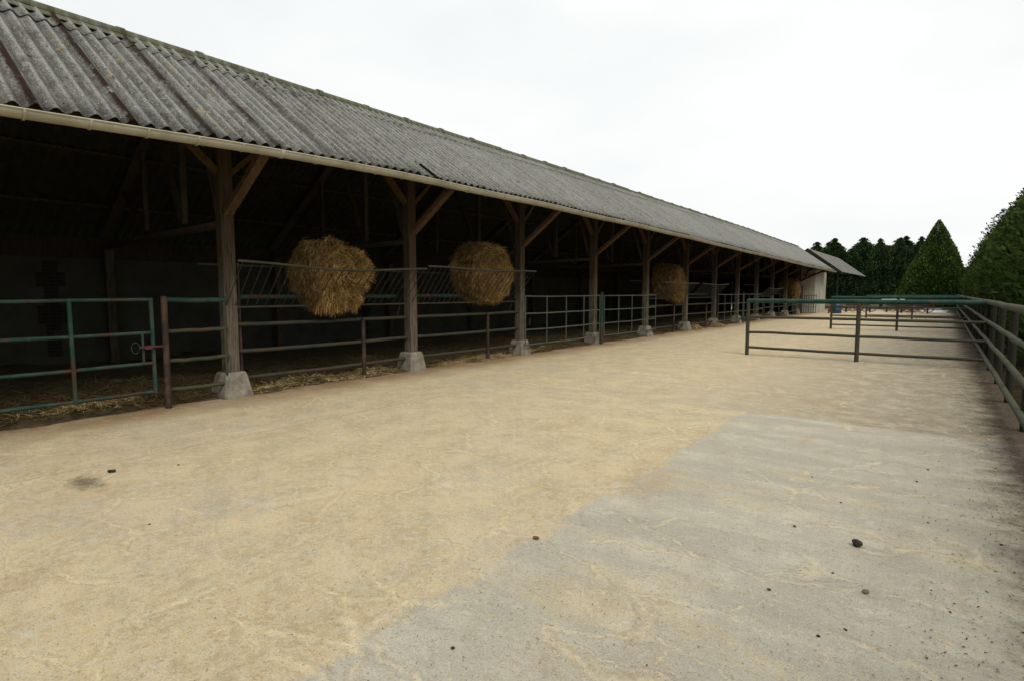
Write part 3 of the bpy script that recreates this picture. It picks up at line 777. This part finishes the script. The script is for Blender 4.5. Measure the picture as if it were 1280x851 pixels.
# ------------------------------------------------------------------ yard dividers and right fence
FV = -.73
FP = [4.6, 6.75, 8.95, 11.2, 13.4] + [15.68 + 2.25 * k for k in range(20)]
def divider(u, v1, mids, label, top=1.43, zs=(.205, .61, 1.01)):
    t = thing('yard_divider', W(u, v1, 0), label, 'fence', 'rail dividers across the yard')
    for z in zs:
        mb = MB(); pts = [W(u + rnd.uniform(-.006, .006), v1 + (FV - v1) * k / 8, z + rnd.uniform(-.008, .008)) for k in range(9)]
        mb.tube(pts, .034, 10); mb.build('rail', WORN, t, True)
    mb = MB(); mb.tube([W(u, v1 + .03 + (FV - v1 - .0) * k / 8, top + .004 * math.sin(k * 2)) for k in range(9)], .056, 12); mb.build('top_rail', TOPGR, t, True)
    for v in [v1] + mids:
        mb = MB(); mb.tube([W(u, v, -.02), W(u, v, top)], .048, 12); mb.build('post', GALV if False else WORN, t, True)
    return t
divider(15.68, 4.14, [1.62], 'nearest green railed divider crossing the yard')
divider(29.3, 4.10, [1.60], 'second divider across the yard, seen through the nearest one')
divider(43.2, 4.05, [1.6], 'third divider across the yard, farthest from the camera')
t = thing('boundary_fence', W(0, FV, 0), 'long lichened rail fence running down the right side of the yard', 'fence')
us = np.arange(-2, 60, 1.0)
for z, rr in ((.225, .040), (.63, .038), (1.03, .038), (1.44, .052)):
    mb = MB(); mb.tube([W(u, FV - .03 + rnd.uniform(-.006, .006), z + rnd.uniform(-.008, .008)) for u in us], rr, 10)
    mb.build('rail' if z < 1.3 else 'top_rail', LGREEN, t, True)
for u in FP:
    mb = MB(); mb.tube([W(u, FV - .105, -.05), W(u + .01, FV - .105, 1.40)], .052, 12); mb.build('post', POSTD, t, True)

# ------------------------------------------------------------------ hut, far shed, machinery
t = thing('hut', W(52, 9.5, 0), 'cream clad hut under the far end of the barn roof', 'hut')
mb = MB(); hu0, hu1, hv0, hv1, hh = 50.3, 55.2, 8.27, 11.2, 3.42
mb.box(W(hu0, hv0, 0), W(hu1, hv1, hh))
v = hv0 + .03
while v < hv1 - .1:
    mb.box(W(hu0 - .018, v, .05), W(hu0 - .0005, v + .16, hh - .03)); v += .25
u = hu0 + .05
while u < hu1 - .1:
    mb.box(W(u, hv0 - .018, .05), W(u + .16, hv0 - .0005, hh - .03)); u += .25
mb.build('wall', HUTM, t)
mb = MB(); mb.box(W(hu0 - .08, hv0 - .08, hh + .002), W(hu1 + .08, hv1 + .08, hh + .07)); mb.build('roof', CONC, t)
mb = MB(); mb.box(W(52.6, hv0 - .034, .02), W(53.5, hv0 - .02, 2.05)); mb.build('door', HUTM, t)

sh = thing('shed', W(60, 9, 0), 'second open shed with grey corrugated roof beyond the barn', 'shed')
su0, su1 = 58.6, 78.0
for side in (0, 1):
    mb = MB(); n = int((su1 - su0) / PITCH * 6); vs = []
    v0, z0 = (7.55, 3.55) if side == 0 else (13.3, 3.55); v1, z1 = 10.4, 5.75
    for t_ in range(2):
        for k in range(n + 1):
            u = su0 + (su1 - su0) * k / n; w = .027 * math.cos(2 * math.pi * u / PITCH)
            for th in (0, -.02): vs.append(W(u, v0 + (v1 - v0) * t_, z0 + (z1 - z0) * t_ + w + th))
    m = 2 * (n + 1); fs = []
    for k in range(n):
        a = 2 * k; fs += [(a, a + 2, m + a + 2, m + a), (a + 1, m + a + 1, m + a + 3, a + 3), (a, a + 1, a + 3, a + 2)]
    fs += [(0, m, m + 1, 1), (2 * n, 2 * n + 1, m + 2 * n + 1, m + 2 * n)]
    mb.add(vs, fs); mb.build('roof', ROOF, sh, True)
mb = MB(); mb.beam(W(su0 - .04, 7.5, 3.38), W(su0 - .04, 10.4, 5.62), .05, .34, up=Vector((0, 1, 0))); mb.beam(W(su0 - .04, 13.3, 3.38), W(su0 - .04, 10.41, 5.62), .05, .34, up=Vector((0, 1, 0)))
mb.build('bargeboard', PLANK, sh)
mb = MB(); mb.box(W(su0 + 2, 13.0, 0), W(su1, 13.1, 3.5)); mb.build('rear_wall', PLANK, sh)
for u in (su0 + .5, 72.0):
    mb = MB(); mb.beam(W(u, 7.9, 0), W(u, 7.9, 3.74), .11, .11); mb.build('post', POSTD, sh)
    mb = MB(); mb.beam(W(u, 8.0, 3.5), W(u, 13.0, 3.5), .10, .2, up=Vector((0, 1, 0))); mb.build('tie_beam', PLANK, sh)

BLUE = m_simple('blue_plastic', (.008, .030, .055), (.014, .045, .08), 3, .45, .05, .5)
mb = MB(); bx, by = 6.85, 51.2
prof = [(0, 0), (.40, 0), (.43, .03), (.43, .40), (.45, .42), (.43, .45), (.43, .80), (.45, .83), (.43, .86), (.42, 1.15), (.36, 1.22), (0, 1.22)]
vs = [W(by + r_ * math.cos(a), bx + r_ * math.sin(a), z) for r_, z in [(p_[0] * .9, p_[1] * .78) for p_ in prof] for a in [2 * math.pi * k / 20 for k in range(20)]]
mb.add(vs, [(j * 20 + k, j * 20 + (k + 1) % 20, (j + 1) * 20 + (k + 1) % 20, (j + 1) * 20 + k) for j in range(len(prof) - 1) for k in range(20)])
o = mb.build('water_barrel', BLUE, None, True); tag(o, 'blue plastic barrel standing right of the cream hut', 'barrel')
TYRE = m_simple('rubber', (.012, .012, .012), (.03, .028, .025), 9, .8, .3)
WHITEP = m_simple('white_panel', (.45, .46, .46), (.60, .60, .59), 2, .5, .05, .5)
GLASS = m_simple('dark_glass', (.015, .018, .02), (.03, .035, .04), 2, .15, .0, .6)
def wheel(t, u, v, r, w, name='wheel', mat=TYRE, rim=REDP, axis='v'):
    ax = Vector((1, 0, 0)) if axis == 'v' else Vector((0, 1, 0)); c = W(u, v, r); mb = MB(); ring = []
    b = Vector((0, 0, 1)); a = Vector((0, 1, 0)) if axis == 'v' else Vector((1, 0, 0))
    pts = [c + (a * math.cos(x) + b * math.sin(x)) * (r - w / 2) for x in np.linspace(0, 2 * math.pi, 21)]
    mb.tube(pts, w / 2, 8, False); q = mb.build(name, mat, t, True)
    mb = MB(); mb.tube([c - ax * .03, c + ax * .03], r * .12, 10)
    for k in range(8):
        x = k * math.pi / 4; mb.beam(c, c + (a * math.cos(x) + b * math.sin(x)) * (r - w * .8), .03, .03, up=ax)
    mb.build('spokes', rim, q)
FARRED = m_simple('faded_red_paint', (.15, .035, .025), (.26, .065, .045), 8, .7, .2, .1)
def hay_rake(u, v, label):
    t = thing('hay_rake', W(u, v, 0), label, 'farm machine', 'red farm machines beyond the dividers')
    mb = MB(); mb.beam(W(u, v - .9, .62), W(u, v + .9, .62), .10, .10); mb.beam(W(u, v, .62), W(u - 1.3, v, .45), .09, .09); mb.tube([W(u, v, .6), W(u, v, 1.1)], .06, 8); mb.build('frame', DARKM, t)
    for s in (-.85, .85): wheel(t, u, v + s, .26, .11)
    for k in range(5):
        a = u + .5; vv = v - .9 + k * .45; mb = MB(); c = W(a, vv, .42)
        mb.tube([c + Vector((math.cos(x), .25 * math.cos(x), math.sin(x))) * 0.34 for x in np.linspace(0, 6.283, 15)], .032, 5, False)
        for j in range(10):
            x = j * .628; mb.tube([c, c + Vector((math.cos(x), .25 * math.cos(x), math.sin(x))) * .40], .008, 4)
        mb.build('rake_wheel', FARRED, t, True)
    return t
hay_rake(54.5, 5.7, 'red wheeled hay rake right of the blue barrel')
hay_rake(56.5, 3.0, 'red wheeled hay rake in mid gap right of the white trailer')
hay_rake(55.0, 1.9, 'rightmost red hay rake, just left of the pale sheeting')
mb = MB(); 
for k in range(3): mb.tube([W(51.5 + .25 * k, 7.45, 0), W(51.9 + .1 * k, 7.35 - .1 * k, 1.05 - .1 * k)], .03, 6)
mb.beam(W(51.4, 7.5, .45), W(52.3, 7.3, .5), .06, .06); o = mb.build('harrow_frame', FARRED, None); tag(o, 'small red steel frame leaning between hut and blue barrel', 'farm tool')
# white trailer
t = thing('trailer', W(66, 4.0, 0), 'low white box trailer standing far off on the gravel', 'trailer', None)
mb = MB(); mb.box(W(65.2, 3.1, .62), W(67.2, 4.9, 1.30)); mb.build('body', WHITEP, t)
mb = MB(); mb.box(W(65.1, 3.05, .50), W(67.3, 4.95, .618)); mb.beam(W(66.2, 3.0, .55), W(66.2, 1.6, .5), .09, .09); mb.build('chassis', DARKM, t)
for s in (65.6, 66.8):
    for vv in (3.0, 5.0): wheel(t, s, vv, .32, .2, rim=WHITEP)
def sheeting(u, v, w, d, h, mat, label, seed):
    mb = MB(); n = 10; vs = []
    for i in range(n + 1):
        for j in range(n + 1):
            a = i / n; b = j / n; e = min(1, 5 * min(a, 1 - a)) * min(1, 5 * min(b, 1 - b))
            vs.append(W(u + (a - .5) * d, v + (b - .5) * w, .01 + h * e * (.8 + .3 * noise.noise(Vector((a * 4 + seed, b * 4, 0))))))
    fs = [(i * (n + 1) + j, i * (n + 1) + j + 1, (i + 1) * (n + 1) + j + 1, (i + 1) * (n + 1) + j) for i in range(n) for j in range(n)]
    fs.append(tuple([0, n, (n + 1) * (n + 1) - 1, n * (n + 1)])); mb.add(vs, fs); o = mb.build('sheeting', mat, None, True)
    return tag(o, label, 'sheeting', 'sheeted piles beyond the dividers')
sheeting(58.6, .75, 1.7, 1.5, .42, WHITEP, 'pale grey sheeting over a low pile beyond the dividers', 1)
sheeting(58.8, -.75, 1.2, 1.5, .45, DARKM, 'black sheeting over a low pile beside the pale one', 2)

# ------------------------------------------------------------------ trees
def crown_mesh(name, H, rad, prof, N, mat, seed, leaf=(.30, .13), spiky=0.0, z0=.1, up=.6, lob=.18):
    r = np.random.RandomState(seed); h = r.rand(N); h = 1 - np.sqrt(1 - h * .99999) if prof == 'cone' else h
    t = r.uniform(0, 2 * np.pi, N)
    if prof == 'cone': R_ = rad * (1 - h) ** .90
    elif prof == 'col':
        h = r.rand(N) ** 1.05; R_ = rad * np.minimum(1, (1 - h) * 2.1 + .02) ** .75 * (.86 + .14 * np.minimum(1, h * 6))
    else:  # fir: broad base, thin pointed tip
        h = 1 - (1 - r.rand(N)) ** .75; h = np.clip(h, 0, .999); R_ = rad * (np.minimum(1, (1 - h) * 3.0) ** .6) * (.75 + .25 * (1 - h))
    nz = np.array([noise.noise(Vector((math.cos(a) * 1.7 + seed, math.sin(a) * 1.7, hh * H * .55))) + .6 * noise.noise(Vector((math.cos(a) * 4.5, math.sin(a) * 4.5 + seed, hh * H * 1.6))) for a, hh in zip(t, h)])
    depth = 1 - np.abs(r.normal(0, .13, N)); depth = np.clip(depth, .45, 1.0); inner = r.rand(N) < .35; depth = np.where(inner, np.sqrt(r.rand(N)) * .85, depth)
    Rr = R_ * (1 + lob * nz) * depth + spiky * r.rand(N) ** 6 * .5 * np.minimum(1, (1 - h) * 6)
    lead = (r.rand(N) < .02) & (prof != 'cone'); h = np.where(lead, 1 + r.rand(N) * .05, h)
    Rr = np.where(lead, (.10 + .25 * (r.rand(N) < .5)) * r.rand(N) * 1.6 * (1.06 - h) / .06, Rr)
    P = np.stack([Rr * np.cos(t), Rr * np.sin(t), z0 + h * (H - z0)], 1)
    o_ = np.stack([np.cos(t), np.sin(t), np.zeros(N)], 1); D = o_ + np.array([0, 0, 1.0]) * (up + r.normal(0, .35, N))[:, None] + r.normal(0, .4, (N, 3))
    D /= np.linalg.norm(D, axis=1)[:, None]
    S = np.cross(D, r.normal(0, 1, (N, 3))); S /= np.linalg.norm(S, axis=1)[:, None]
    L = leaf[0] * r.uniform(.5, 1.25, N) * (1 - .55 * h); Wd = leaf[1] * r.uniform(.5, 1.2, N) / 2
    A = P - D * (L * .4)[:, None]; B = P + D * (L * .75)[:, None]; M = P + D * (L * .1)[:, None]
    V = np.stack([A, M + S * Wd[:, None], B, M - S * Wd[:, None]], 1).reshape(-1, 3)
    F = np.arange(4 * N).reshape(-1, 4)
    me_o = np_mesh(name, V, F, mat)
    return me_o
def tree(name, H, rad, prof, N, mat, seed, label, cat, group, loc, trunk=True, **kw):
    t = thing(name, loc, label, cat, group)
    c = crown_mesh('crown', H, rad, prof, N, mat, seed, **kw); c.parent = t
    mb = MB(); lx, ly, lz = loc
    mb.tube([(lx, ly, lz - .1), (lx + .03, ly, lz + H * .4), (lx, ly, lz + H * .9)], [rad * .12, rad * .08, .02], 8)
    for k in range(10):
        a = k * 2.4; z = H * (.1 + .07 * k); L = rad * .7 * (1 - z / H)
        mb.tube([(lx, ly, lz + z), (lx + math.cos(a) * L, ly + math.sin(a) * L, lz + z + L * .3)], [.05, .012], 5)
    mb.build('trunk', BARK, t, True)
    return t
protos = []
for k in range(3):
    protos.append(tree('cypress_tree', 6.7, 1.6, 'col', 30000, LEAFH, 60 + k, 'dense green cypress in the tall row behind the right hand fence', 'tree', 'cypresses behind the right hand fence',
                       (3.35 + .1 * k, 17.0 + 2.0 * k, 0), leaf=(.27, .09), spiky=1.4, z0=.05, up=.8, lob=.34))
u = 23.0; k = 0
r2 = random.Random(9)
while u < 98:
    c = copy_tree(protos[k % 3]); c.location = (3.4 + r2.uniform(-.25, .25) + max(0, u - 60) * .006, u, 0); c.rotation_euler.z = r2.uniform(0, 6.28)
    s = r2.uniform(.93, 1.04) * (1.0 if u < 60 else 1.0 - (u - 60) * .003); c.scale = (1, 1, s)
    u += 2.05; k += 1
# far fir row
fprot = [tree('fir_tree', 8.9, 1.75, 'fir', 20000, LEAFB, 80 + k, 'dark pointed fir in the tall row closing the far end of the yard', 'tree', 'firs closing the far end',
              (-3.0 - 2.4 * k, 97, 0), leaf=(.42, .18), spiky=1.5, z0=.05, up=.9, lob=.6) for k in range(3)]
x = -2.2; k = 0
while x > -38:
    c = copy_tree(fprot[k % 3]); c.location = (x, (97.5 + r2.uniform(-2.4, 2.4) if x < -9.5 else 99.6 + r2.uniform(-.4, .8)), 0); c.rotation_euler.z = r2.uniform(0, 6.28)
    s = r2.uniform(.86, 1.05); c.scale = (r2.uniform(1.0, 1.7), r2.uniform(1.0, 1.5), s * r2.choice((1, 1, .93, .86))); x -= r2.uniform(.85, 1.35); k += 1
tree('conical_tree', 10.3, 4.5, 'cone', 48000, LEAFC, 91, 'big single conical evergreen standing between the fir row and the cypress row', 'tree', None, (-1.0, 84, 0), leaf=(.36, .16), spiky=.15, z0=.0, up=.7, lob=.10)
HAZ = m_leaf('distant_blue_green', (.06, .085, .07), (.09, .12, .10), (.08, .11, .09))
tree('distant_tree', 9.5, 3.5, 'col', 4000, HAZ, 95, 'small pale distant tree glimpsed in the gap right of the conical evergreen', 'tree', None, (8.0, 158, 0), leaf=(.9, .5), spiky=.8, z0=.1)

# ------------------------------------------------------------------ light, sky, camera
SUN_EL, SUN_AZ = R(55), R(120)     # azimuth measured clockwise from +Y
w = bpy.data.worlds.new('World'); sc.world = w; w.use_nodes = True; nt = w.node_tree
bg = nt.nodes['Background']; sky = nt.nodes.new('ShaderNodeTexSky'); sky.sky_type = 'NISHITA'; sky.sun_disc = False
sky.sun_elevation = SUN_EL; sky.sun_rotation = SUN_AZ; sky.air_density = 1.0; sky.dust_density = 4.0
tc = nt.nodes.new('ShaderNodeTexCoord'); mp = nt.nodes.new('ShaderNodeMapping'); mp.inputs['Scale'].default_value = (1, 1, 2.6)
no = nt.nodes.new('ShaderNodeTexNoise'); no.inputs['Scale'].default_value = 1.6; no.inputs['Detail'].default_value = 6; no.inputs['Roughness'].default_value = .5
nt.links.new(tc.outputs['Generated'], mp.inputs[0]); nt.links.new(mp.outputs[0], no.inputs['Vector'])
cr = nt.nodes.new('ShaderNodeMix'); cr.data_type = 'RGBA'; cr.inputs[6].default_value = (7.4, 7.65, 7.75, 1); cr.inputs[7].default_value = (8.5, 8.6, 8.5, 1)
rm = nt.nodes.new('ShaderNodeMapRange'); rm.inputs[1].default_value = .35; rm.inputs[2].default_value = .62; rm.clamp = True
nt.links.new(no.outputs['Fac'], rm.inputs[0]); nt.links.new(rm.outputs[0], cr.inputs[0])
mx = nt.nodes.new('ShaderNodeMix'); mx.data_type = 'RGBA'; mx.inputs[0].default_value = .97
nt.links.new(sky.outputs[0], mx.inputs[6]); nt.links.new(cr.outputs[2], mx.inputs[7]); nt.links.new(mx.outputs[2], bg.inputs['Color'])
bg.inputs['Strength'].default_value = .092
sl = bpy.data.lights.new('sun', 'SUN'); sl.energy = 1.9; sl.angle = R(35); sl.color = (1, .95, .87)
so = bpy.data.objects.new('sun', sl); C.objects.link(so)
d = Vector((math.sin(SUN_AZ) * math.cos(SUN_EL), math.cos(SUN_AZ) * math.cos(SUN_EL), math.sin(SUN_EL)))
so.rotation_euler = d.to_track_quat('Z', 'Y').to_euler(); so.location = (10, -10, 30)

cam = bpy.data.cameras.new('camera'); co = bpy.data.objects.new('camera', cam); C.objects.link(co)
co.location = (0, 0, 1.65); co.rotation_euler = (R(90) - math.atan(59.5 / 700), 0, R(37.65))
cam.sensor_width = 36; cam.lens = 700 / 1280 * 36; cam.clip_start = .05; cam.clip_end = 3000
sc.camera = co
sc.view_settings.view_transform = 'Standard'; sc.view_settings.look = 'None'; sc.view_settings.exposure = .38; sc.view_settings.gamma = 1
sc.render.engine = 'CYCLES'; sc.cycles.max_bounces = 6; sc.cycles.diffuse_bounces = 3
sc.cycles.use_denoising = True
